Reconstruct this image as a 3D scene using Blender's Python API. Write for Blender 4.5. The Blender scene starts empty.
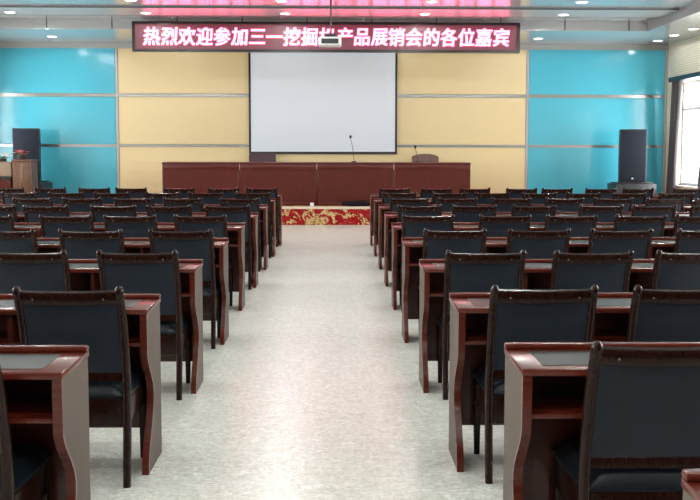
import bpy, bmesh, math, random
from mathutils import Vector, Matrix
random.seed(7)
PI = math.pi
SC = bpy.context.scene
COL = SC.collection

# ------------------------------------------------------------------ materials
def lin(r, g, b):
    f = lambda c: (c/255/12.92) if c/255 <= 0.04045 else ((c/255+0.055)/1.055)**2.4
    return (f(r), f(g), f(b), 1.0)

def mat(name, col, rough=0.5, metal=0.0, spec=0.5, coat=0.0, emit=None, estr=0.0):
    m = bpy.data.materials.new(name); m.use_nodes = True
    b = m.node_tree.nodes['Principled BSDF']
    b.inputs['Base Color'].default_value = col
    b.inputs['Roughness'].default_value = rough
    b.inputs['Metallic'].default_value = metal
    b.inputs['Specular IOR Level'].default_value = spec
    b.inputs['Coat Weight'].default_value = coat
    b.inputs['Coat Roughness'].default_value = 0.12
    if emit:
        b.inputs['Emission Color'].default_value = emit
        b.inputs['Emission Strength'].default_value = estr
    return m

def nt(m): return m.node_tree, m.node_tree.nodes['Principled BSDF']

def coords(t, scale=(1, 1, 1), kind='Object'):
    tc = t.nodes.new('ShaderNodeTexCoord'); mp = t.nodes.new('ShaderNodeMapping')
    mp.inputs['Scale'].default_value = scale
    t.links.new(tc.outputs[kind], mp.inputs['Vector'])
    return mp.outputs['Vector']

def noise(t, vec, scale, detail=4, rough=0.55, dist=0.0):
    n = t.nodes.new('ShaderNodeTexNoise')
    n.inputs['Scale'].default_value = scale; n.inputs['Detail'].default_value = detail
    n.inputs['Roughness'].default_value = rough; n.inputs['Distortion'].default_value = dist
    t.links.new(vec, n.inputs['Vector'])
    return n.outputs['Fac']

def ramp(t, fac, stops, interp='LINEAR'):
    r = t.nodes.new('ShaderNodeValToRGB'); r.color_ramp.interpolation = interp
    e = r.color_ramp.elements
    while len(e) < len(stops): e.new(0.5)
    for k, (p, c) in enumerate(stops): e[k].position = p; e[k].color = c
    t.links.new(fac, r.inputs['Fac'])
    return r.outputs['Color']

def bump(t, b, h, strength=0.1, dist=0.01):
    n = t.nodes.new('ShaderNodeBump'); n.inputs['Strength'].default_value = strength
    n.inputs['Distance'].default_value = dist
    t.links.new(h, n.inputs['Height']); t.links.new(n.outputs['Normal'], b.inputs['Normal'])

def wood(name, dark, light, rough=0.3, coat=0.35, grain=(3, 3, 30), sc=2.0, spec=0.4):
    m = mat(name, dark, rough, coat=coat, spec=spec); t, b = nt(m)
    v = coords(t, grain)
    f = noise(t, v, sc, 6, 0.6, 0.8)
    t.links.new(ramp(t, f, [(0.3, dark), (0.72, light)]), b.inputs['Base Color'])
    return m

M = {}
M['chair_wood'] = wood('chair dark lacquered wood', (.0078, .0025, .0018, 1), (.022, .0058, .0036, 1), 0.25, 0.08, (25, 25, 3), spec=0.2)
M['red_wood'] = wood('mahogany edge', (.066, .0085, .0042, 1), (.130, .020, .0085, 1), 0.27, 0.15, (3, 30, 30))
M['desk_wood'] = wood('mahogany veneer', (.050, .0085, .005, 1), (.100, .018, .010, 1), 0.32, 0.35, (3, 30, 30))
M['panel_lam'] = wood('grey brown laminate', (.092, .069, .053, 1), (.118, .088, .068, 1), 0.45, 0.0, (30, 30, 3), spec=0.22)
M['desk_inset'] = wood('dark polished inset', (.014, .013, .012, 1), (.022, .019, .017, 1), 0.32, 0.0, (3, 25, 25), spec=0.06)
M['stage_wood'] = wood('stage desk mahogany', (.056, .0065, .0035, 1), (.104, .0125, .0060, 1), 0.35, 0.1, (2, 20, 20), spec=0.25)
M['stage_panel'] = wood('stage desk inset', (.060, .0070, .0035, 1), (.096, .0120, .0060, 1), 0.4, 0.0, (20, 20, 2), spec=0.25)
M['lectern_wood'] = wood('lectern walnut', (.085, .036, .017, 1), (.145, .064, .030, 1), 0.4, 0.2, (20, 20, 2))
M['table_wood'] = wood('pale side cabinet', (.23, .16, .11, 1), (.31, .22, .15, 1), 0.45, 0.1, (2, 20, 20))

def leather(name, c, rough=0.38):
    m = mat(name, c, rough, spec=0.34); t, b = nt(m)
    v = coords(t)
    bump(t, b, noise(t, v, 220, 3), 0.12, 0.002)
    f = noise(t, v, 6, 3)
    c2 = tuple(min(1, x*1.25) for x in c[:3]) + (1,)
    t.links.new(ramp(t, f, [(0.35, c), (0.7, c2)]), b.inputs['Base Color'])
    return m
M['leather'] = leather('navy black leather', (.0082, .0130, .0208, 1))
M['seat_leather'] = leather('seat leather', (.007, .011, .015, 1), 0.28)
M['brown_leather'] = leather('armchair brown leather', (.115, .062, .048, 1), 0.45)
M['maroon_leather'] = leather('armchair maroon leather', (.050, .022, .026, 1), 0.45)
M['screw'] = mat('brass screw cap', (.25, .20, .15, 1), 0.4, 0.6)
M['rubber'] = mat('black rubber', (.012, .012, .012, 1), 0.7)
M['black_plastic'] = mat('black plastic', (.014, .015, .018, 1), 0.45)
M['black_gloss'] = mat('black painted frame', (.015, .012, .013, 1), 0.3)
M['steel'] = mat('brushed steel', (.30, .295, .28, 1), 0.3, 1.0)
M['white_paint'] = mat('white paint', (.72, .72, .70, 1), 0.5)
M['white_plastic'] = mat('white plastic', (.66, .66, .64, 1), 0.4)
M['grey_trim'] = mat('grey aluminium trim', (.36, .36, .35, 1), 0.35, 0.3)
M['joint'] = mat('dark joint', (.12, .125, .13, 1), 0.6)

def panel_mat(name, c, rough, spec=0.5):
    m = mat(name, c, rough, spec=spec); t, b = nt(m)
    v = coords(t, (1, 1, 1))
    f = noise(t, v, 0.9, 2)
    bump(t, b, f, 0.05, 0.02)
    return m
M['blue'] = panel_mat('turquoise gloss panel', (.068, .400, .515, 1), 0.18, 0.4)
M['yellow'] = panel_mat('cream yellow panel', (.68, .53, .285, 1), 0.35)
M['ceil'] = panel_mat('satin aluminium ceiling', (.46, .48, .49, 1), 0.2, 0.8)
M['soffit'] = panel_mat('satin aluminium soffit', (.44, .46, .47, 1), 0.2, 0.8)
for k in ('ceil', 'soffit'): M[k].node_tree.nodes['Principled BSDF'].inputs['Metallic'].default_value = .42
M['ceil_band'] = panel_mat('grey ceiling strip', (.34, .34, .34, 1), 0.3, 0.6)
M['screen'] = mat('white projection cloth', (.68, .71, .76, 1), 0.9, spec=0.1)
M['lamp'] = mat('downlight glass', (1, 1, 1, 1), 0.4, emit=(1, .98, .95, 1), estr=6)
M['tube'] = mat('lamp diffuser', (1, 1, 1, 1), 0.4, emit=(1, .98, .95, 1), estr=4)

# fascia: aluminium sheets with a thin upright joint about every 1.2 m
def joints(m, pitch, off, axis):
    t, b = nt(m)
    tc = t.nodes.new('ShaderNodeTexCoord'); sp = t.nodes.new('ShaderNodeSeparateXYZ')
    t.links.new(tc.outputs['Object'], sp.inputs[0])
    def op(o, a, v):
        n = t.nodes.new('ShaderNodeMath'); n.operation = o
        t.links.new(a, n.inputs[0]); n.inputs[1].default_value = v
        return n.outputs[0]
    s = op('PINGPONG', op('ADD', sp.outputs[axis], off), pitch/2)
    k = op('LESS_THAN', s, 0.012)
    mx = t.nodes.new('ShaderNodeMix'); mx.data_type = 'RGBA'
    mx.inputs[6].default_value = b.inputs['Base Color'].default_value
    mx.inputs[7].default_value = (.04, .045, .05, 1)
    t.links.new(k, mx.inputs[0]); t.links.new(mx.outputs[2], b.inputs['Base Color'])
M['fascia'] = mat('grey fascia sheet', (.42, .43, .43, 1), 0.32, spec=0.5)
joints(M['fascia'], 1.22, 5.39+1.22*10, 0)

# floor: off-white sheet vinyl with short pale and grey flecks
def floor_mat():
    m = mat('flecked vinyl floor', (.7, .7, .66, 1), 0.28, spec=0.5); t, b = nt(m)
    v = coords(t, (13, 36, 1))
    f1 = noise(t, v, 1.0, 2, 0.5, 2.2)
    v2 = coords(t, (34, 20, 1))
    f2 = noise(t, v2, 1.0, 3, 0.55, 1.4)
    c1 = ramp(t, f1, [(0.34, lin(190, 187, 174)), (0.46, lin(216, 215, 205)), (0.585, lin(220, 219, 210)), (0.625, lin(252, 252, 248))])
    c2 = ramp(t, f2, [(0.38, lin(196, 192, 179)), (0.50, lin(220, 219, 210)), (0.60, lin(228, 228, 220)), (0.66, lin(240, 240, 234))])
    mx = t.nodes.new('ShaderNodeMix'); mx.data_type = 'RGBA'; mx.inputs[0].default_value = 0.5
    t.links.new(c1, mx.inputs[6]); t.links.new(c2, mx.inputs[7])
    t.links.new(mx.outputs[2], b.inputs['Base Color'])
    return m
M['floor'] = floor_mat()

# stage carpet: deep red with gold and cream blossoms
def carpet_mat():
    m = mat('floral stage carpet', (.3, .02, .02, 1), 0.95, spec=0.1); t, b = nt(m)
    v = coords(t, (1, 1, 1))
    big = noise(t, v, 3.4, 4, 0.6, 2.2)
    fine = noise(t, v, 9.0, 5, 0.65, 3.0)
    red = ramp(t, fine, [(0.35, (.13, .006, .010, 1)), (0.55, (.32, .012, .014, 1)), (0.75, (.36, .05, .035, 1))])
    gold = ramp(t, fine, [(0.40, (.16, .02, .012, 1)), (0.47, (.42, .25, .07, 1)), (0.54, (.74, .60, .34, 1)), (0.585, (.16, .06, .015, 1)), (0.66, (.62, .46, .20, 1))])
    k = ramp(t, big, [(0.505, (0, 0, 0, 1)), (0.53, (1, 1, 1, 1))])
    mx = t.nodes.new('ShaderNodeMix'); mx.data_type = 'RGBA'
    t.links.new(k, mx.inputs[0]); t.links.new(red, mx.inputs[6]); t.links.new(gold, mx.inputs[7])
    t.links.new(mx.outputs[2], b.inputs['Base Color'])
    return m
M['carpet'] = carpet_mat()
M['nosing'] = mat('cream stage nosing', (.62, .52, .40, 1), 0.5)

# side walls: cream boards with fine horizontal grooves
def board_mat():
    m = mat('cream grooved wall board', lin(214, 204, 182), 0.6); t, b = nt(m)
    w = t.nodes.new('ShaderNodeTexWave'); w.wave_type = 'BANDS'; w.bands_direction = 'Z'
    w.inputs['Scale'].default_value = 6.5; w.inputs['Distortion'].default_value = 0
    t.links.new(coords(t), w.inputs['Vector'])
    bump(t, b, w.outputs['Fac'], 0.3, 0.01)
    t.links.new(ramp(t, w.outputs['Fac'], [(0.0, lin(186, 176, 155)), (0.25, lin(214, 204, 182)), (1, lin(220, 211, 190))]), b.inputs['Base Color'])
    return m
M['board'] = board_mat()
M['rear'] = mat('tan rear wall', (.20, .17, .14, 1), 0.7)
M['plaster'] = mat('off white plaster', (.66, .65, .61, 1), 0.7)

def cloth_mat(name, c):
    m = mat(name, c, 0.9, spec=0.1); t, b = nt(m)
    bump(t, b, noise(t, coords(t), 300, 2), 0.2, 0.002)
    return m
M['curtain'] = cloth_mat('grey brown curtain cloth', (.095, .085, .088, 1))
M['pelmet'] = mat('dark blue pelmet', (.012, .026, .042, 1), 0.4)
M['grille'] = cloth_mat('speaker grille cloth', (.022, .026, .036, 1))
M['lump'] = cloth_mat('dark lump', (.012, .010, .013, 1))

def glass_mat():
    m = bpy.data.materials.new('window glass'); m.use_nodes = True
    t = m.node_tree; t.nodes.clear()
    o = t.nodes.new('ShaderNodeOutputMaterial'); mx = t.nodes.new('ShaderNodeMixShader')
    tr = t.nodes.new('ShaderNodeBsdfTransparent'); gl = t.nodes.new('ShaderNodeBsdfGlossy')
    mx.inputs[0].default_value = 0.06
    gl.inputs['Roughness'].default_value = 0.02
    t.links.new(tr.outputs[0], mx.inputs[1])
    t.links.new(gl.outputs[0], mx.inputs[2]); t.links.new(mx.outputs[0], o.inputs[0])
    return m
M['glass'] = glass_mat()
M['led_text'] = mat('lit LED characters', (.8, .1, .2, 1), 0.5, emit=(1.0, .105, .22, 1), estr=6.2)
M['led_panel'] = mat('LED display face', (.075, .05, .055, 1), 0.5, spec=0.4, emit=(.55, .02, .09, 1), estr=0.18)
M['petal_red'] = mat('red petals', (.60, .03, .05, 1), 0.6)
M['petal_pink'] = mat('pink petals', (.75, .40, .42, 1), 0.6)
M['petal_white'] = mat('white petals', (.72, .68, .62, 1), 0.6)
M['leaf'] = mat('green leaves', (.05, .11, .03, 1), 0.6)
M['pot'] = mat('dark planter', (.03, .02, .018, 1), 0.4)

# ------------------------------------------------------------------ geometry helpers
def add_box(bm, x0, x1, y0, y1, z0, z1, bev=0.0, seg=2):
    vs = [bm.verts.new(p) for p in ((x0, y0, z0), (x1, y0, z0), (x1, y1, z0), (x0, y1, z0), (x0, y0, z1), (x1, y0, z1), (x1, y1, z1), (x0, y1, z1))]
    fs = [bm.faces.new([vs[i] for i in q]) for q in ((3, 2, 1, 0), (4, 5, 6, 7), (0, 1, 5, 4), (1, 2, 6, 5), (2, 3, 7, 6), (3, 0, 4, 7))]
    if bev > 0:
        es = list({e for f in fs for e in f.edges})
        bmesh.ops.bevel(bm, geom=es, offset=bev, segments=seg, profile=0.5, affect='EDGES')

def box(x0, x1, y0, y1, z0, z1, bev=0.0, seg=2):
    bm = bmesh.new(); add_box(bm, x0, x1, y0, y1, z0, z1, bev, seg); return bm

def add_sweep(bm, pts, ws, hs, n=10, up=Vector((1, 0, 0)), power=2.6, cap=True):
    """superelliptic section swept along pts; ws = half width along `up`, hs = half thickness across"""
    rings = []
    for i, p in enumerate(pts):
        p = Vector(p)
        a = Vector(pts[max(0, i-1)]); b = Vector(pts[min(len(pts)-1, i+1)])
        t = (b-a).normalized(); s = (up - t*up.dot(t)).normalized(); r = t.cross(s)
        ring = []
        for k in range(n):
            an = 2*PI*k/n + PI/n
            c, d = math.cos(an), math.sin(an)
            ring.append(bm.verts.new(p + s*ws[i]*math.copysign(abs(c)**(2/power), c) + r*hs[i]*math.copysign(abs(d)**(2/power), d)))
        rings.append(ring)
    for a, b in zip(rings, rings[1:]):
        for k in range(n): bm.faces.new((a[k], a[(k+1) % n], b[(k+1) % n], b[k]))
    if cap:
        bm.faces.new(list(reversed(rings[0]))); bm.faces.new(rings[-1])

def sweep(pts, ws, hs, **k):
    bm = bmesh.new(); add_sweep(bm, pts, ws, hs, **k); return bm

def add_lathe(bm, prof, c=(0, 0, 0), n=20):
    rings = []
    for r, z in prof:
        rings.append([bm.verts.new((c[0]+r*math.cos(2*PI*k/n), c[1]+r*math.sin(2*PI*k/n), c[2]+z)) for k in range(n)])
    for a, b in zip(rings, rings[1:]):
        for k in range(n): bm.faces.new((a[k], a[(k+1) % n], b[(k+1) % n], b[k]))
    bm.faces.new(list(reversed(rings[0]))); bm.faces.new(rings[-1])

def lathe(prof, c=(0, 0, 0), n=20):
    bm = bmesh.new(); add_lathe(bm, prof, c, n); return bm

def prism_yz(poly, x0, x1, bev=0.0):
    bm = bmesh.new()
    a = [bm.verts.new((x0, y, z)) for y, z in poly]; b = [bm.verts.new((x1, y, z)) for y, z in poly]
    n = len(poly)
    bm.faces.new(list(reversed(a))); bm.faces.new(b)
    for k in range(n): bm.faces.new((a[k], a[(k+1) % n], b[(k+1) % n], b[k]))
    bmesh.ops.recalc_face_normals(bm, faces=bm.faces)
    return bm

def obj(name, bm, m, parent=None, smooth=True, kind=None):
    bmesh.ops.recalc_face_normals(bm, faces=bm.faces)
    me = bpy.data.meshes.new(name); bm.to_mesh(me); bm.free()
    me.materials.append(M[m] if isinstance(m, str) else m)
    if smooth:
        for p in me.polygons: p.use_smooth = True
        me.set_sharp_from_angle(angle=math.radians(38))
    o = bpy.data.objects.new(name, me); COL.objects.link(o)
    if parent: o.parent = parent
    if kind: o['kind'] = kind
    return o

def tag(o, label, cat, group=None):
    o['label'] = label; o['category'] = cat
    if group: o['group'] = group
    return o

def thing(name, label, cat, loc=(0, 0, 0), rz=0.0, group=None):
    o = bpy.data.objects.new(name, None); COL.objects.link(o)
    o.location = loc; o.rotation_euler = (0, 0, rz); o.empty_display_size = 0.1
    return tag(o, label, cat, group)

KIDS = {}
def copy_tree(root):
    c = root.copy(); COL.objects.link(c)
    for ch in root.children:
        d = ch.copy(); COL.objects.link(d); d.parent = c
        for g in ch.children:
            e = g.copy(); COL.objects.link(e); e.parent = d
    return c

def struct(name, bm, m, parent=None, smooth=False):
    return obj(name, bm, m, parent, smooth, 'structure')

# ------------------------------------------------------------------ dimensions (metres)
XL, XR = -7.6, 7.2            # side walls
YB, YF = -3.0, 19.5           # rear wall, stage wall
CZ, SZ = 3.905, 3.72           # ceiling, soffit
FX0, FX1, FY = -6.35, 5.94, 17.2   # soffit edges
STY, STZ = 17.51, 0.36         # stage front edge and height

# ------------------------------------------------------------------ shell
struct('floor', box(XL-.24, XR+.24, YB-.2, YF+.2, -.2, 0), 'floor')
struct('ceiling', box(FX0, FX1, YB-.2, FY, CZ, CZ+.1), 'ceil')
# soffit ring: front, left and right
s1 = struct('ceiling_front', box(XL-.2, XR+.2, FY, YF+.2, SZ, CZ+.1), 'soffit')
struct('ceiling_left', box(XL-.2, FX0, YB-.2, FY, SZ, CZ+.1), 'soffit')
struct('ceiling_right', box(FX1, XR+.2, YB-.2, FY, SZ, CZ+.1), 'soffit')
struct('trim_1', box(FX0+.012, FX1-.012, FY-.012, FY, SZ+.004, CZ-.002), 'fascia')
struct('trim_2', box(FX0, FX1, 15.62, 16.48, CZ-.03, CZ), 'ceil_band')
struct('trim_3', box(FX0, FX1, 15.60, 15.62, CZ-.033, CZ), 'joint')
struct('trim_4', box(FX0, FX1, 16.48, 16.50, CZ-.033, CZ), 'joint')

# stage wall with its cladding
PY = YF-.03                    # front face of the cladding
wf = struct('wall_front', box(XL-.2, XR+.2, YF, YF+.2, 0, CZ+.1), 'plaster')
YX0, YX1 = -4.645, 4.17
bands = [(STZ, 1.512), (1.574, 2.582), (2.658, 3.61)]
for z0, z1 in bands:
    for x0, x1, m, nm in ((XL, YX0-.03, 'blue', 'blue_panel'), (YX0+.03, YX1-.03, 'yellow', 'yellow_panel'), (YX1+.03, XR-.06, 'blue', 'blue_panel')):
        struct(nm, box(x0+.004, x1-.004, PY, YF, z0, z1, .004), m, wf)
for z0, z1 in ((1.512, 1.574), (2.582, 2.658)):
    struct('steel_strip', box(XL, XR-.06, PY-.004, YF, z0+.003, z1-.003, .004), 'steel', wf)
for x in (YX0, YX1):
    struct('corner_strip', box(x-.026, x+.026, PY-.008, YF, STZ, 3.61), 'grey_trim', wf)
struct('corner_strip', box(XR-.06, XR, PY-.02, YF, STZ, 3.61), 'grey_trim', wf)
struct('cornice_strip', box(XL, XR, PY-.02, YF, 3.61, SZ, .004), 'grey_trim', wf)

struct('wall_rear', box(XL-.2, XR+.2, YB-.2, YB, 0, CZ+.1), 'rear')

WINS = [17.95, 14.3, 10.7, 7.1, 3.5, -.1]  # rearmost pair is unseen, added to throw more light on chair backs
WZ0, WZ1, WHW = 0.74, 2.88, .88
def side_wall(name, x, sgn):
    """wall with window openings, as one connected mesh; sgn = +1 right, -1 left"""
    bm = bmesh.new()
    ys = sorted([YB-.2, YF+.2] + [w+d for w in WINS for d in (-WHW, WHW)])
    zs = [0, WZ0, WZ1, CZ+.1]
    V = {}
    def v(i, j, k):
        if (i, j, k) not in V: V[i, j, k] = bm.verts.new((x + sgn*.24*k, ys[i], zs[j]))
        return V[i, j, k]
    hole = lambda i, j: j == 1 and any(abs((ys[i]+ys[i+1])/2-w) < .1 for w in WINS)
    inside = lambda i, j: 0 <= i < len(ys)-1 and 0 <= j < 3 and not hole(i, j)
    for i in range(len(ys)-1):
        for j in range(3):
            if hole(i, j): continue
            for k in (0, 1): bm.faces.new((v(i, j, k), v(i+1, j, k), v(i+1, j+1, k), v(i, j+1, k)))
            for di, dj, a, b in ((-1, 0, (i, j), (i, j+1)), (1, 0, (i+1, j), (i+1, j+1)), (0, -1, (i, j), (i+1, j)), (0, 1, (i, j+1), (i+1, j+1))):
                if not inside(i+di, j+dj):
                    bm.faces.new((v(*a, 0), v(*b, 0), v(*b, 1), v(*a, 1)))
    return struct(name, bm, 'board')
side_wall('wall_right', XR, 1)
side_wall('wall_left', XL, -1)

def curtain_bm(y0, y1, sgn, x, lean, z0=.12, z1=2.885, n=64, gather=0.86):
    bm = bmesh.new(); rows = 14; grid = []
    for j in range(rows+1):
        f = j/rows; z = z1+(z0-z1)*f; row = []
        pinch = 1-(1-gather)*math.sin(PI*min(1, f*1.2)/2)
        yc = (y0+y1)/2 + lean*f
        for i in range(n+1):
            g = i/n
            y = yc + (g-.5)*(y1-y0)*pinch
            d = .034*math.sin(g*2*PI*7) + .012*math.sin(g*2*PI*3+1+f)
            row.append(bm.verts.new((x - sgn*d, y, z)))
        grid.append(row)
    for j in range(rows):
        for i in range(n): bm.faces.new((grid[j][i], grid[j][i+1], grid[j+1][i+1], grid[j+1][i]))
    bmesh.ops.recalc_face_normals(bm, faces=bm.faces)
    geo = bmesh.ops.solidify(bm, geom=list(bm.faces), thickness=.004)
    return bm

ORD = ['first', 'second', 'third', 'fourth', 'fifth', 'sixth', 'seventh', 'eighth', 'ninth', 'tenth', 'eleventh', 'twelfth']
wn = 0
for sgn, X, side in ((1, XR, 'right'), (-1, XL, 'left')):
    for q, w in enumerate(WINS):
        wn += 1
        y0, y1 = w-WHW, w+WHW
        xi, xo = X+sgn*.10, X+sgn*.16
        x0, x1 = min(xi, xo), max(xi, xo)
        bm = bmesh.new()
        for a in ((y0, y1, WZ0, WZ0+.06), (y0, y1, WZ1-.06, WZ1), (y0, y0+.05, WZ0+.06, WZ1-.06), (y1-.06, y1, WZ0+.06, WZ1-.06),
                  (w-.03, w+.03, WZ0+.06, WZ1-.06), (y0+.06, w-.03, 2.28, 2.34), (w+.03, y1-.06, 2.28, 2.34)):
            add_box(bm, x0, x1, *a)
        wo = struct('window_%d' % wn, bm, 'white_paint')
        for a, b in ((y0+.06, w-.03), (w+.03, y1-.06)):
            for c, d in ((WZ0+.06, 2.28), (2.34, WZ1-.06)):
                g = bmesh.new()
                xm = (x0+x1)/2
                add_box(g, xm-.003, xm+.003, a, b, c, d)
                struct('pane', g, 'glass', wo)
        struct('window_sill', box(min(X-sgn*.05, X+sgn*.10), max(X-sgn*.05, X+sgn*.10), y0-.05, y1+.05, WZ0-.035, WZ0, .004), 'white_paint', wo)
        # pelmet and curtains (only the window near the stage is in the picture on the right; the others dress the windows that light the hall)
        px0, px1 = sorted((X-.002*sgn, X-.17*sgn))
        tag(obj('pelmet', box(px0, px1, w-1.35, w+1.02, 2.89, 2.985, .006), 'pelmet'),
            'dark blue curtain pelmet above the %s window from the stage, %s wall' % (ORD[q], side), 'pelmet', 'window pelmets')
        for e, (a, b, ln) in enumerate(((w+.47, w+1.0, .22), (w-1.30, w-.70, .30))):
            where = 'stage side' if e == 0 else 'rear side'
            t = obj('curtain', curtain_bm(a, b, sgn, X-sgn*.09, ln if q == 0 else (.12 if e == 0 else -.12)), 'curtain')
            tag(t, 'grey brown curtain, %s of the %s window from the stage, %s wall' % (where, ORD[q], side), 'curtain', 'window curtains')

for nm, x0, x1 in (('baseboard_right', XR-.015, XR), ('baseboard_left', XL, XL+.015)):
    struct(nm, box(x0, x1, YB, STY-.01, 0, .10, .003), 'desk_wood')

# stage platform
st = struct('floor_stage', box(XL+.004, XR-.004, STY, YF-.035, 0, STZ-.012), 'carpet')
struct('trim_5', box(XL+.004, XR-.004, STY-.012, STY+.05, STZ-.045, STZ, .004), 'nosing')
struct('floor_stage_top', box(XL+.004, XR-.004, STY+.05, YF-.035, STZ-.012, STZ), 'carpet')

# ------------------------------------------------------------------ conference chair
def make_chair():
    r = thing('conference_chair', '', 'chair', group='conference chairs in rows facing the stage')
    prof = [(-.220, 0), (-.212, .10), (-.200, .22), (-.192, .34), (-.192, .46), (-.206, .58), (-.236, .715), (-.274, .828), (-.294, .873)]
    half = .2175
    for s in (-1, 1):
        pts = [(s*half, y, z) for y, z in prof]
        n = len(pts)
        ws = [.017, .0175, .018, .018, .018, .018, .018, .018, .018]
        hs = [.018, .020, .022, .024, .025, .023, .021, .019, .018]
        pts += [(s*half, -.303, .890), (s*half, -.308, .902), (s*half, -.311, .909)]
        ws += [.0185, .014, .006]; hs += [.0185, .015, .007]
        obj('rear_post', sweep(pts, ws, hs, n=12), 'chair_wood', r)
    # top rail, dipping slightly in the middle
    bm = bmesh.new(); N = 12; pts = []; 
    def yback(z):
        for (ya, za), (yb, zb) in zip(prof, prof[1:]):
            if za <= z <= zb: return ya+(yb-ya)*(z-za)/(zb-za)
        return prof[-1][0]
    zc = .860
    for k in range(N+1):
        g = -1+2*k/N
        pts.append((g*(half-.010), yback(zc)-.006*(1-g*g), zc-.004*(1-g*g)))
    add_sweep(bm, pts, [.031]*(N+1), [.014]*(N+1), n=10, up=Vector((0, -.32, 1)).normalized(), power=5)
    rail = obj('top_rail', bm, 'chair_wood', r)
    for s in (-1, 1):
        b = bmesh.new(); add_lathe(b, [(.004, 0), (.004, .002), (.002, .003)], n=10)
        o = obj('screw_cap', b, 'screw', rail)
        o.rotation_euler = (PI/2+.32, 0, 0); o.location = (s*.150, yback(zc)-.0195, zc-.006)
    # lower rail
    zc2 = .492
    add = [(g*(half-.012), yback(zc2)-.004, zc2) for g in (-1, -.5, 0, .5, 1)]
    obj('lower_rail', sweep(add, [.020]*5, [.012]*5, n=10, up=Vector((0, 0, 1)), power=5), 'chair_wood', r)
    # padded leather back between the posts
    bm = bmesh.new(); nz, nx = 14, 10
    z0, z1 = .512, .832
    fr, bk = [], []
    for j in range(nz+1):
        f = j/nz; z = z0+(z1-z0)*f; y = yback(z); rf, rb = [], []
        for i in range(nx+1):
            g = -1+2*i/nx
            puff = (1-abs(g)**4)*(1-abs(2*f-1)**4)
            rb.append(bm.verts.new((g*(half-.017), y-.010-.008*puff, z)))
            rf.append(bm.verts.new((g*(half-.017), y+.010+.022*puff, z)))
        fr.append(rf); bk.append(rb)
    for j in range(nz):
        for i in range(nx):
            bm.faces.new((bk[j][i], bk[j][i+1], bk[j+1][i+1], bk[j+1][i]))
            bm.faces.new((fr[j][i+1], fr[j][i], fr[j+1][i], fr[j+1][i+1]))
        bm.faces.new((bk[j][0], bk[j+1][0], fr[j+1][0], fr[j][0])); bm.faces.new((bk[j+1][nx], bk[j][nx], fr[j][nx], fr[j+1][nx]))
    for i in range(nx):
        bm.faces.new((bk[0][i+1], bk[0][i], fr[0][i], fr[0][i+1])); bm.faces.new((bk[nz][i], bk[nz][i+1], fr[nz][i+1], fr[nz][i]))
    obj('backrest', bm, 'leather', r)
    # seat
    bm = bmesh.new()
    nx, ny = 12, 12; top, bot = [], []
    for j in range(ny+1):
        f = -1+2*j/ny; rt, rb = [], []
        for i in range(nx+1):
            g = -1+2*i/nx
            w = .222+.012*(f+1)/2
            e = (1-abs(g)**6)*(1-abs(f)**6)
            rt.append(bm.verts.new((g*w, -.005+f*.190, .405+.058*e**.5)))
            rb.append(bm.verts.new((g*w, -.005+f*.190, .392)))
        top.append(rt); bot.append(rb)
    for j in range(ny):
        for i in range(nx):
            bm.faces.new((top[j][i], top[j][i+1], top[j+1][i+1], top[j+1][i])); bm.faces.new((bot[j][i+1], bot[j][i], bot[j+1][i], bot[j+1][i+1]))
        bm.faces.new((top[j][0], top[j+1][0], bot[j+1][0], bot[j][0])); bm.faces.new((top[j+1][nx], top[j][nx], bot[j][nx], bot[j+1][nx]))
    for i in range(nx):
        bm.faces.new((top[0][i+1], top[0][i], bot[0][i], bot[0][i+1])); bm.faces.new((top[ny][i], top[ny][i+1], bot[ny][i+1], bot[ny][i]))
    obj('seat', bm, 'seat_leather', r)
    # apron frame: four boards
    bm = bmesh.new()
    add_box(bm, -.205, .205, -.196, -.172, .262, .391, .004)
    add_box(bm, -.205, .205, .148, .170, .290, .391, .004)
    add_box(bm, -.226, -.204, -.190, .170, .275, .391, .004)
    add_box(bm, .204, .226, -.190, .170, .275, .391, .004)
    obj('seat_frame', bm, 'chair_wood', r)
    for s in (-1, 1):
        obj('front_leg', sweep([(s*.208, .168, 0), (s*.209, .166, .12), (s*.210, .162, .28), (s*.210, .160, .391)], [.014, .016, .019, .020], [.014, .016, .019, .020], n=12, power=4), 'chair_wood', r)
    return r

chair0 = make_chair()

# ------------------------------------------------------------------ conference desk (three seats); origin at the aisle-side near corner, runs along +x
DL, DD, DH = 1.86, .32, .770
def knee(z):      # how far the near edge of the side panel is cut back at height z
    if z >= .585: return 0
    if z >= .345: return .135*(1-math.cos(PI*(.585-z)/.24))/2
    if z >= .02: return .135*(1+math.cos(PI*(.345-z)/.325))/2
    return 0
def make_desk():
    r = thing('conference_desk', '', 'desk', group='conference desks in rows facing the stage')
    zs = [.0, .05] + [.10+.02*k for k in range(24)] + [DH-.024]
    T = .030
    for x0 in (0, DL-T):
        edge = [(knee(z)+.010, z) for z in zs]
        poly = edge + [(DD, DH-.024), (DD, 0)]
        p = obj('side_panel', prism_yz(poly, x0+.001, x0+T-.001), 'panel_lam', r)
        strip = [(knee(z)+.010, z) for z in zs] + [(knee(z)-.002, z) for z in reversed(zs)]
        obj('edge_strip', prism_yz(strip, x0-.001, x0+T+.001), 'red_wood', p)
    top = obj('desktop', box(-.004, DL+.004, -.008, DD+.004, DH-.024, DH, .005), 'red_wood', r)
    obj('inset_panel', box(.075, DL-.075, .045, DD-.06, DH-.002, DH+.0015), 'desk_inset', top)
    obj('rear_lip', box(-.004, DL+.004, DD-.030, DD+.004, DH, DH+.020, .006), 'red_wood', r)
    obj('book_shelf', box(T, DL-T, .012, DD-.026, .596, .613, .003), 'red_wood', r)
    obj('modesty_panel', box(T, DL-T, DD-.026, DD-.012, .13, DH-.024), 'desk_wood', r)
    for k in (1, 2):
        x = DL*k/3
        obj('divider', box(x-.011, x+.011, .012, DD-.026, .613, DH-.024), 'desk_wood', r)
    return r
desk0 = make_desk()

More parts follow.
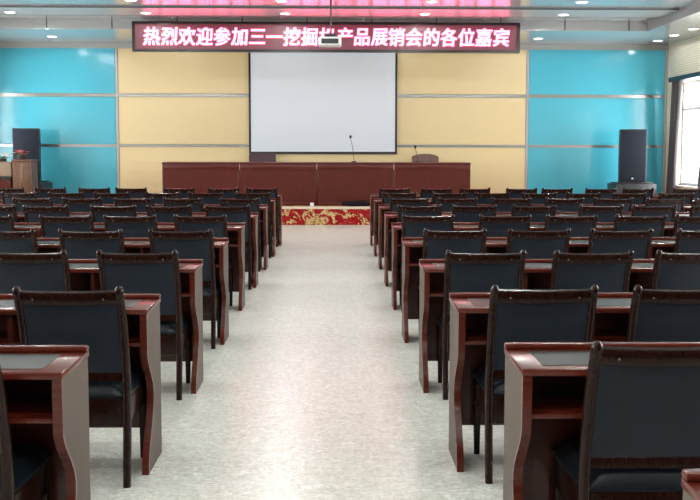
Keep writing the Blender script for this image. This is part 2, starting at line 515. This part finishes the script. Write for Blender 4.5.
ROWY = {-1: [2.90, 4.05, 5.42, 6.79, 8.23, 9.60, 11.00, 12.37, 13.75], 1: [2.93, 4.07, 5.42, 6.84, 8.26, 9.68, 11.05, 12.40, 13.72]}
EDGE_L = [-.888, -.850, -.843, -.838, -.850, -.840, -.835, -.825, -.815]
EDGE_R = [.628, .572, .550, .545, .553, .560, .562, .562, .562]
SEAT_L = [[-1.245], [-1.134, -1.765], [-1.14, -1.78], [-1.118, -1.772, -2.414], [-1.19, -1.816, -2.38, -3.088], [-1.113, -1.721, -2.297, -2.994, -3.537],
          [-1.13, -1.808, -2.391, -3.012, -3.60], [-1.08, -1.728, -2.298, -2.986, -3.60, -4.236], [-1.07, -1.668, -2.332, -3.04, -3.593, -4.252, -4.868]]
SEAT_R = [[1.028], [.912, 1.538], [.887, 1.515, 2.118], [.899, 1.524, 2.136, 2.788], [.85, 1.54, 2.141, 2.769, 3.318], [.906, 1.482, 2.118, 2.83, 3.40, 4.05],
          [.908, 1.496, 2.150, 2.80, 3.392, 4.036, 4.62], [.886, 1.574, 2.148, 2.80, 3.40, 4.03, 4.68], [.907, 1.538, 2.117, 2.83, 3.365, 4.032, 4.60, 5.36]]
ROWN = ['first row', 'second row', 'third row', 'fourth row', 'fifth row', 'sixth row', 'seventh row', 'eighth row', 'ninth row', 'tenth row']
used_c = used_d = False
for k in range(9):
    for sgn, E, S, side, lim in ((-1, EDGE_L, SEAT_L, 'left', .372), (1, EDGE_R, SEAT_R, 'right', .408)):
        e = abs(E[k]); RY = ROWY[sgn][k]; vis = lim*(RY+DD)
        nd = 0
        while nd < 3 and e+nd*(DL+.012) < vis+.15:
            x0 = e+nd*(DL+.012)
            if used_d: d = copy_tree(desk0)
            else: d = desk0; used_d = True
            d.location = (x0 if sgn > 0 else -(x0+DL), RY, 0)
            d['label'] = 'red brown wooden desk, %s, %s from the camera, %s block' % (('at the aisle', 'second from the aisle', 'third from the aisle')[nd], ROWN[k+(sgn > 0)], side)
            nd += 1
        seats = [abs(s) for s in S[k]]
        q = len(seats)
        while q < 3*nd:
            x = e + (q//3)*(DL+.012) + .31+.63*(q % 3)
            if x-.24 > vis+.5: break
            seats.append(x); q += 1
        for q, x in enumerate(seats):
            if x+.2 > e+nd*(DL+.012): break
            b = e+(q//3)*(DL+.012); x = min(max(x, b+.032+.235), b+DL-.032-.235)
            if used_c: c = copy_tree(chair0)
            else: c = chair0; used_c = True
            c.location = (sgn*x, RY+.088+random.uniform(-.012, .012), 0)
            c.rotation_euler.z = random.uniform(-.012, .012)
            c['label'] = 'dark wood chair with black leather back, %s, %s from camera, %s block' % ('at the aisle' if q == 0 else ORD[q]+' from aisle', ROWN[k+(sgn > 0)], side)

d = copy_tree(desk0); d.location = (.777, 1.622, 0)      # only one corner of its top reaches into the picture
d['label'] = 'red brown wooden desk cut off by the bottom right corner of the photo'

# ------------------------------------------------------------------ stage furniture
SD0, SDW = -3.39, 1.526
names = ['leftmost of the row', 'left of the middle, under the screen edge', 'below the microphone', 'rightmost of the row']
sdesk = None
SDY = 17.83
def make_stage_desk():
    r = thing('stage_desk', '', 'desk', group='mahogany desks joined along the stage')
    w = SDW-.006
    obj('desktop', box(-.0, w, -.03, .60, .815, .855, .008), 'stage_wood', r)
    obj('apron', box(.004, w-.004, -.012, .03, .705, .815, .006), 'stage_wood', r)
    obj('front_panel', box(.02, w-.02, .004, .03, .02, .705), 'stage_panel', r)
    for x0 in (.0, w-.035):
        obj('side_panel', box(x0+.001, x0+.034, -.006, .58, 0, .705, .004), 'stage_wood', r)
    obj('plinth_rail', box(.035, w-.035, -.004, .02, 0, .06, .004), 'stage_wood', r)
    return r
sdesk = make_stage_desk()
for k, lab in enumerate(('red mahogany stage desk at the left end of the joined row',
                         'red mahogany stage desk below the lower left corner of the screen',
                         'red mahogany stage desk carrying the tall microphone',
                         'red mahogany stage desk at the right end of the joined row')):
    d = sdesk if k == 0 else copy_tree(sdesk)
    d.location = (SD0+SDW*k, SDY, STZ); d['label'] = lab
SDT = STZ+.855

def mic(loc, h, lean, label):
    r = thing('gooseneck_microphone', label, 'microphone', loc, group='desk microphones on the stage')
    obj('base', box(-.05, .05, -.06, .06, 0, .025, .008), 'black_plastic', r)
    pts = [(lean*(f**1.6), -.03*f*f, .025+(h-.075)*f) for f in [i/10 for i in range(11)]]
    obj('neck', sweep(pts, [.006]*11, [.006]*11, n=8, power=2), 'black_plastic', r)
    p = Vector(pts[-1])
    bm = bmesh.new(); add_lathe(bm, [(.012, -.005), (.024, .01), (.027, .03), (.022, .05), (.010, .06)], tuple(p), 12)
    obj('head', bm, 'black_plastic', r)
    return r
mic((.398, SDY+.17, SDT), .53, -.07, 'tall thin black gooseneck microphone before the white screen')
mic((1.69, SDY+.40, SDT), .33, -.05, 'short black gooseneck microphone beside the brown armchair back')

def armchair(loc, m, arched, label, w=.57, h=1.02):
    r = thing('armchair', label, 'chair', loc, PI, group='armchairs behind the stage desks')
    bm = bmesh.new(); N = 12; f, b = [], []
    prof = []
    for i in range(N+1):
        g = -1+2*i/N
        zt = h - (.055*abs(g)**2.2 if arched else .012*abs(g)**6)
        prof.append((g*w/2, zt))
    outline = [(-w/2, .42)] + prof + [(w/2, .42)]
    A = [bm.verts.new((x, -.24-.10*(z-.42), z)) for x, z in outline]; B = [bm.verts.new((x, -.30-.10*(z-.42), z)) for x, z in outline]
    n = len(outline); bm.faces.new(A); bm.faces.new(list(reversed(B)))
    for i in range(n): bm.faces.new((A[i], A[(i+1) % n], B[(i+1) % n], B[i]))
    bmesh.ops.bevel(bm, geom=list(bm.edges), offset=.012, segments=2, affect='EDGES')
    obj('backrest', bm, m, r)
    obj('seat', box(-.26, .26, -.23, .24, .38, .48, .03, 3), m, r)
    obj('seat_frame', box(-.25, .25, -.24, .22, .31, .38, .01), 'chair_wood', r)
    for s in (-1, 1):
        obj('armrest', sweep([(s*.275, -.26, .66), (s*.275, .0, .665), (s*.275, .2, .65), (s*.275, .225, .5), (s*.275, .22, .32)], [.022]*5, [.016]*5, n=10, power=4), 'chair_wood', r)
        obj('rear_leg', sweep([(s*.225, -.24, 0), (s*.23, -.22, .34)], [.018, .022], [.018, .022], n=10, power=4), 'chair_wood', r)
        obj('front_leg', sweep([(s*.225, .20, 0), (s*.23, .19, .34)], [.018, .022], [.018, .022], n=10, power=4), 'chair_wood', r)
    return r
armchair((-1.52, 18.86, STZ), 'maroon_leather', False, 'dark maroon armchair with straight top behind the desk, left of the screen edge')
armchair((1.94, 18.86, STZ), 'brown_leather', True, 'brown armchair with arched top behind the right end stage desk')

# small things at the foot of the stage desks
bm = bmesh.new()
bmesh.ops.create_icosphere(bm, subdivisions=4, radius=1)
for v in bm.verts:
    p = v.co.copy()
    n = 1+.14*math.sin(5*p.x+2*p.y)+.10*math.sin(9*p.y+3*p.z+7*p.x)
    v.co = Vector((p.x*.27*n, p.y*.09*n, max(0, .045+p.z*.055*n)))
o = obj('dark_lump', bm, 'lump'); o.location = (.47, 17.70, STZ)  # low lumpy dark mesh on the stage edge
tag(o, 'low dark lump lying on the stage edge below the microphone desk', 'cloth')
r = thing('socket_box', 'small white socket box on the stage edge at a desk joint', 'socket', (-.43, 17.62, STZ))
obj('housing', box(-.035, .035, -.03, .03, 0, .07, .006), 'white_plastic', r)
obj('face_plate', box(-.028, .028, -.034, -.029, .008, .062, .002), 'white_paint', r)

# loudspeakers on black plinths
def speaker(x, y, lab_s, lab_p):
    p = thing('speaker_plinth', lab_p, 'plinth', (x, y, STZ), group='speaker plinths')
    obj('box_body', box(-.42, .42, -.30, .30, 0, .41, .012), 'black_plastic', p)
    obj('plinth_cap', box(-.36, .36, -.28, .28, .41, .445, .01), 'black_gloss', p)
    r = thing('loudspeaker', lab_s, 'speaker', (x, y, STZ+.445), math.atan2(-x, y)*.8, group='tall loudspeakers')
    obj('cabinet', box(-.265, .265, -.20, .20, 0, 1.09, .012), 'black_plastic', r)
    obj('grille', box(-.25, .25, -.216, -.20, .03, 1.06, .006), 'grille', r)
    g = obj('badge', box(-.018, .018, -.221, -.216, .065, .095), 'white_plastic', r)
    return r
speaker(6.19, 18.62, 'tall black loudspeaker before the turquoise panel near the curtained window', 'low black plinth under the loudspeaker near the window')
speaker(-6.40, 18.92, 'tall black loudspeaker standing behind the wooden lectern', 'low black plinth behind the wooden lectern')

# lectern with red flowers, side cabinet with white flowers
r = thing('lectern', 'brown wooden lectern with red flowers on top, before the loudspeaker', 'lectern', (-6.18, 18.15, STZ))
obj('body', box(-.185, .185, -.20, .20, .06, .865, .008), 'lectern_wood', r)
obj('base', box(-.205, .205, -.22, .22, 0, .06, .006), 'lectern_wood', r)
t = obj('reading_top', box(-.20, .20, -.22, .22, .865, .90, .006), 'lectern_wood', r)
obj('front_panel', box(-.14, .14, -.208, -.198, .14, .76, .004), 'lectern_wood', r)
r = thing('side_cabinet', 'tan topped wooden cabinet carrying white flowers beside the lectern', 'cabinet', (-6.82, 18.15, STZ))
obj('upper_panel', box(-.42, .42, -.20, .20, .57, .83, .006), 'table_wood', r)
obj('lower_body', box(-.40, .40, -.18, .20, 0, .55, .006), 'stage_wood', r)
obj('dark_rail', box(-.42, .42, -.205, .20, .50, .57, .004), 'black_gloss', r)
obj('cabinet_top', box(-.43, .43, -.215, .21, .83, .855, .004), 'table_wood', r)

def flowers(loc, label, cols, spread_x, n, seed):
    rnd = random.Random(seed)
    r = thing('flower_arrangement', label, 'flowers', loc, group='flower arrangements beside the stage')
    obj('planter', lathe([(.05, 0), (.075, .01), (.09, .06), (.085, .065), (.06, .06)], n=18), 'pot', r)
    for k in range(n):
        x, y = rnd.uniform(-spread_x, spread_x), rnd.uniform(-.08, .08)
        z = .10+rnd.uniform(0, .09)*(1-abs(x)/spread_x*.5)
        s = obj('stem', sweep([(x*.2, y*.2, .05), (x*.7, y*.7, z*.7), (x, y, z)], [.003]*3, [.003]*3, n=6, power=2), 'leaf', r)
        bm = bmesh.new()
        for q in range(6):
            a = q*PI/3+rnd.random()
            c = Vector((x+.02*math.cos(a), y+.02*math.sin(a), z+.006)); u = Vector((math.cos(a), math.sin(a), .5)).normalized()
            add_sweep(bm, [Vector((x, y, z)), c, c+u*.022], [.006, .016, .004], [.002, .003, .002], n=6, up=Vector((-math.sin(a), math.cos(a), 0)), power=2)
        obj('blossom', bm, cols[k % len(cols)], s)
    for k in range(8):
        a = k*PI/4+.3
        obj('leaf', sweep([(0, 0, .055), (.06*math.cos(a), .05*math.sin(a), .10), (spread_x*.95*math.cos(a), .10*math.sin(a), .07)], [.006, .022, .002], [.002]*3, n=6, up=Vector((-math.sin(a), math.cos(a), 0)), power=2), 'leaf', r)
    return r
flowers((-6.22, 18.06, STZ+.90), 'bunch of red and pink flowers on the lectern top', ['petal_red', 'petal_red', 'petal_pink'], .13, 16, 3)
flowers((-6.60, 18.06, STZ+.855), 'white flowers with green leaves on the tan cabinet', ['petal_white', 'petal_white', 'petal_pink'], .17, 14, 5)

# ------------------------------------------------------------------ projection screen
r = thing('hanging_projection_screen', 'large white projection screen with thin black border on the stage wall', 'screen', (-.235, 19.42, 0))
W, z0, z1 = 1.59, 1.37, 3.70
obj('screen_cloth', box(-W+.045, W-.045, -.006, .004, z0+.05, z1-.09), 'screen', r)
bm = bmesh.new()
for a in ((-W, -W+.045, z0, z1-.09), (W-.045, W, z0, z1-.09), (-W+.045, W-.045, z0, z0+.05)):
    add_box(bm, a[0], a[1], -.010, .006, a[2], a[3])
obj('black_border', bm, 'black_gloss', r)
obj('roller_case', box(-W-.05, W+.05, -.05, .05, z1-.09, z1+.005, .01), 'white_plastic', r)

# ------------------------------------------------------------------ LED sign
SGY = 16.95
r = thing('led_sign', 'long LED sign with white glowing Chinese characters hung below the ceiling', 'sign', (0, SGY, 0))
SX0, SX1, SZ0, SZ1 = -3.735, 3.462, 3.275, 3.828
obj('display_panel', box(SX0+.05, SX1-.05, -.035, .06, SZ0+.045, SZ1-.045), 'led_panel', r)
bm = bmesh.new()
for a in ((SX0, SX1, SZ0, SZ0+.047), (SX0, SX1, SZ1-.047, SZ1), (SX0, SX0+.052, SZ0+.047, SZ1-.047), (SX1-.052, SX1, SZ0+.047, SZ1-.047)):
    add_box(bm, a[0], a[1], -.055, .075, a[2], a[3])
obj('outer_frame', bm, 'black_gloss', r)
for x in (-3.0, -.98, .55, 2.82):
    obj('hanger_rod', lathe([(.010, SZ1-.01), (.010, CZ+.02)], (x, .01, 0), 10), 'steel', r)
TEXT = '热烈欢迎参加三一挖掘机产品展销会的各位嘉宾'
dg = None
for k, ch in enumerate(TEXT):
    cu = bpy.data.curves.new('character', 'FONT'); cu.body = ch
    cu.size = .34; cu.align_x = 'CENTER'; cu.extrude = .003; cu.offset = 0; cu.shear = .08; cu.resolution_u = 4
    to = bpy.data.objects.new('character_curve', cu); COL.objects.link(to)
    bpy.context.view_layer.update()
    dg = bpy.context.evaluated_depsgraph_get()
    me = bpy.data.meshes.new_from_object(to.evaluated_get(dg))
    bpy.data.objects.remove(to)
    xs = [v.co.x for v in me.vertices]; ys = [v.co.y for v in me.vertices]
    cx, cy = (min(xs)+max(xs))/2, (min(ys)+max(ys))/2
    if ch == '一': cy -= .0
    sy = 1.02
    for v in me.vertices: v.co = Vector(((v.co.x-cx)*.93, -v.co.z, (v.co.y-cy)*sy))
    bm = bmesh.new()
    for q, (dx, dz) in enumerate(((-.010, -.006), (.010, -.006), (.010, .006), (-.010, .006), (0, 0))):
        n0 = len(bm.verts); bm.from_mesh(me); bm.verts.ensure_lookup_table()
        for v in bm.verts[n0:]: v.co += Vector((dx, -.0006*q, dz))
    bm.to_mesh(me); bm.free()
    me.materials.clear(); me.materials.append(M['led_text'])
    me.name = 'character'
    o = bpy.data.objects.new('character', me); COL.objects.link(o); o.parent = r
    o.location = (-3.376+.3243*k, -.040, 3.557)

# ------------------------------------------------------------------ ceiling projector
r = thing('ceiling_projector', 'white projector hanging on a thin pole from the ceiling before the LED sign', 'projector', (-.065, 14.0, 0))
obj('housing', box(-.175, .175, -.15, .15, 3.06, 3.19, .018, 3), 'white_plastic', r)
obj('lens', lathe([(.045, 0), (.045, .05), (.035, .055)], n=20), 'black_plastic', r).location = (.06, .145, 3.12)
for ch in r.children:
    if ch.name.startswith('lens'): ch.rotation_euler = (-PI/2, 0, 0)
obj('bracket', box(-.09, .09, -.07, .07, 3.19, 3.25, .006), 'black_plastic', r)
obj('pole', lathe([(.016, 3.24), (.016, CZ-.01), (.05, CZ-.008), (.05, CZ)], (.015, 0, 0), 14), 'black_gloss', r)
obj('vent_grille', box(-.13, .13, -.156, -.148, 3.085, 3.16), 'black_plastic', r)

# ------------------------------------------------------------------ ceiling lights
def light(name, kind, loc, energy, color=(.97, 1, .965), **kw):
    l = bpy.data.lights.new(name, kind); l.energy = energy; l.color = color
    for k, v in kw.items(): setattr(l, k, v)
    o = bpy.data.objects.new(name, l); COL.objects.link(o); o.location = loc
    return o
dl0 = None
def downlight(x, y, z, label, e):
    global dl0
    if dl0 is None:
        dl0 = r = thing('ceiling_downlight', label, 'ceiling light', (x, y, z), group='round recessed ceiling lights')
        obj('trim_ring', lathe([(.105, 0), (.105, -.006), (.080, -.012), (.080, -.002)], n=24), 'white_paint', r)
        obj('lens', lathe([(.080, -.001), (.078, -.010), (.04, -.014)], n=24), 'lamp', r)
    else:
        r = copy_tree(dl0); r.location = (x, y, z); r['label'] = label
    light('downlight_bulb', 'SPOT', (x, y, z-.05), e, shadow_soft_size=.02, spot_size=math.radians(176), spot_blend=.12)
COLX = [-5.70, -3.32, -.867, 1.607, 4.08]
for i, x in enumerate(COLX):
    downlight(x, 16.15, CZ-.03, 'round recessed light, %s from the left in the ceiling strip before the sign' % ORD[i], 24)
    downlight(x+.05, 18.35, SZ, 'round recessed light, %s from the left in the soffit above the stage' % ORD[i], 6)
    downlight(x, 14.98, CZ, 'round recessed light, %s from the left in the row before the ceiling strip' % ORD[i], 9)
for j, y in enumerate((12.2, 9.4, 6.6, 3.8, 1.0, -1.6)):  # unseen rows of lamps, added to brighten the floor and chairs
    for i, x in enumerate(COLX):
        downlight(x, y, CZ, 'added unseen recessed ceiling light over the seats, %s row from the stage, %s from left' % (ORD[j], ORD[i]), (44, 40, 38, 36, 34, 30)[j])
for i, y in enumerate((18.65, 17.75, 16.8, 14.9)):
    downlight(6.67, y, SZ, 'round recessed light, %s from the stage in the soffit above the windows' % ORD[i], 4)
# daylight through the windows, the added rearmost pair included
for sgn, X in ((1, XR), (-1, XL)):
    for w in WINS:
        o = light('daylight', 'AREA', (X+sgn*.34, w, (WZ0+WZ1)/2), 260, (.95, .98, 1.0), shape='RECTANGLE', size=2.3, size_y=1.9)
        o.rotation_euler = Vector((-sgn, 0, 0)).to_track_quat('-Z', 'Y').to_euler()
        o.data.size, o.data.size_y = 2.3, 2.6

wd = bpy.data.worlds.new('World'); SC.world = wd; wd.use_nodes = True
bg = wd.node_tree.nodes['Background']
bg.inputs['Color'].default_value = (.88, .94, 1, 1); bg.inputs['Strength'].default_value = 2.5

# ------------------------------------------------------------------ camera
cd = bpy.data.cameras.new('camera'); cam = bpy.data.objects.new('camera', cd); COL.objects.link(cam)
F = 900.0
cd.sensor_width = 36; cd.lens = F/700*36; cd.shift_y = -35/700
cd.clip_start = .05; cd.clip_end = 200
yaw, pitch, roll = math.atan(16/F), math.atan(67/F), math.radians(-.10)
cam.location = (0, 0, 1.5)
R = Matrix.Rotation(-yaw, 4, 'Z') @ Matrix.Rotation(PI/2-pitch, 4, 'X') @ Matrix.Rotation(-roll, 4, 'Z')
cam.rotation_euler = R.to_euler()
SC.camera = cam

vs = SC.view_settings
vs.view_transform = 'Standard'; vs.look = 'None'; vs.gamma = 1; vs.exposure = 0.52; vs.use_curve_mapping = False
SC.cycles.use_denoising = True
SC.cycles.max_bounces = 8
SC.cycles.sample_clamp_indirect = 6
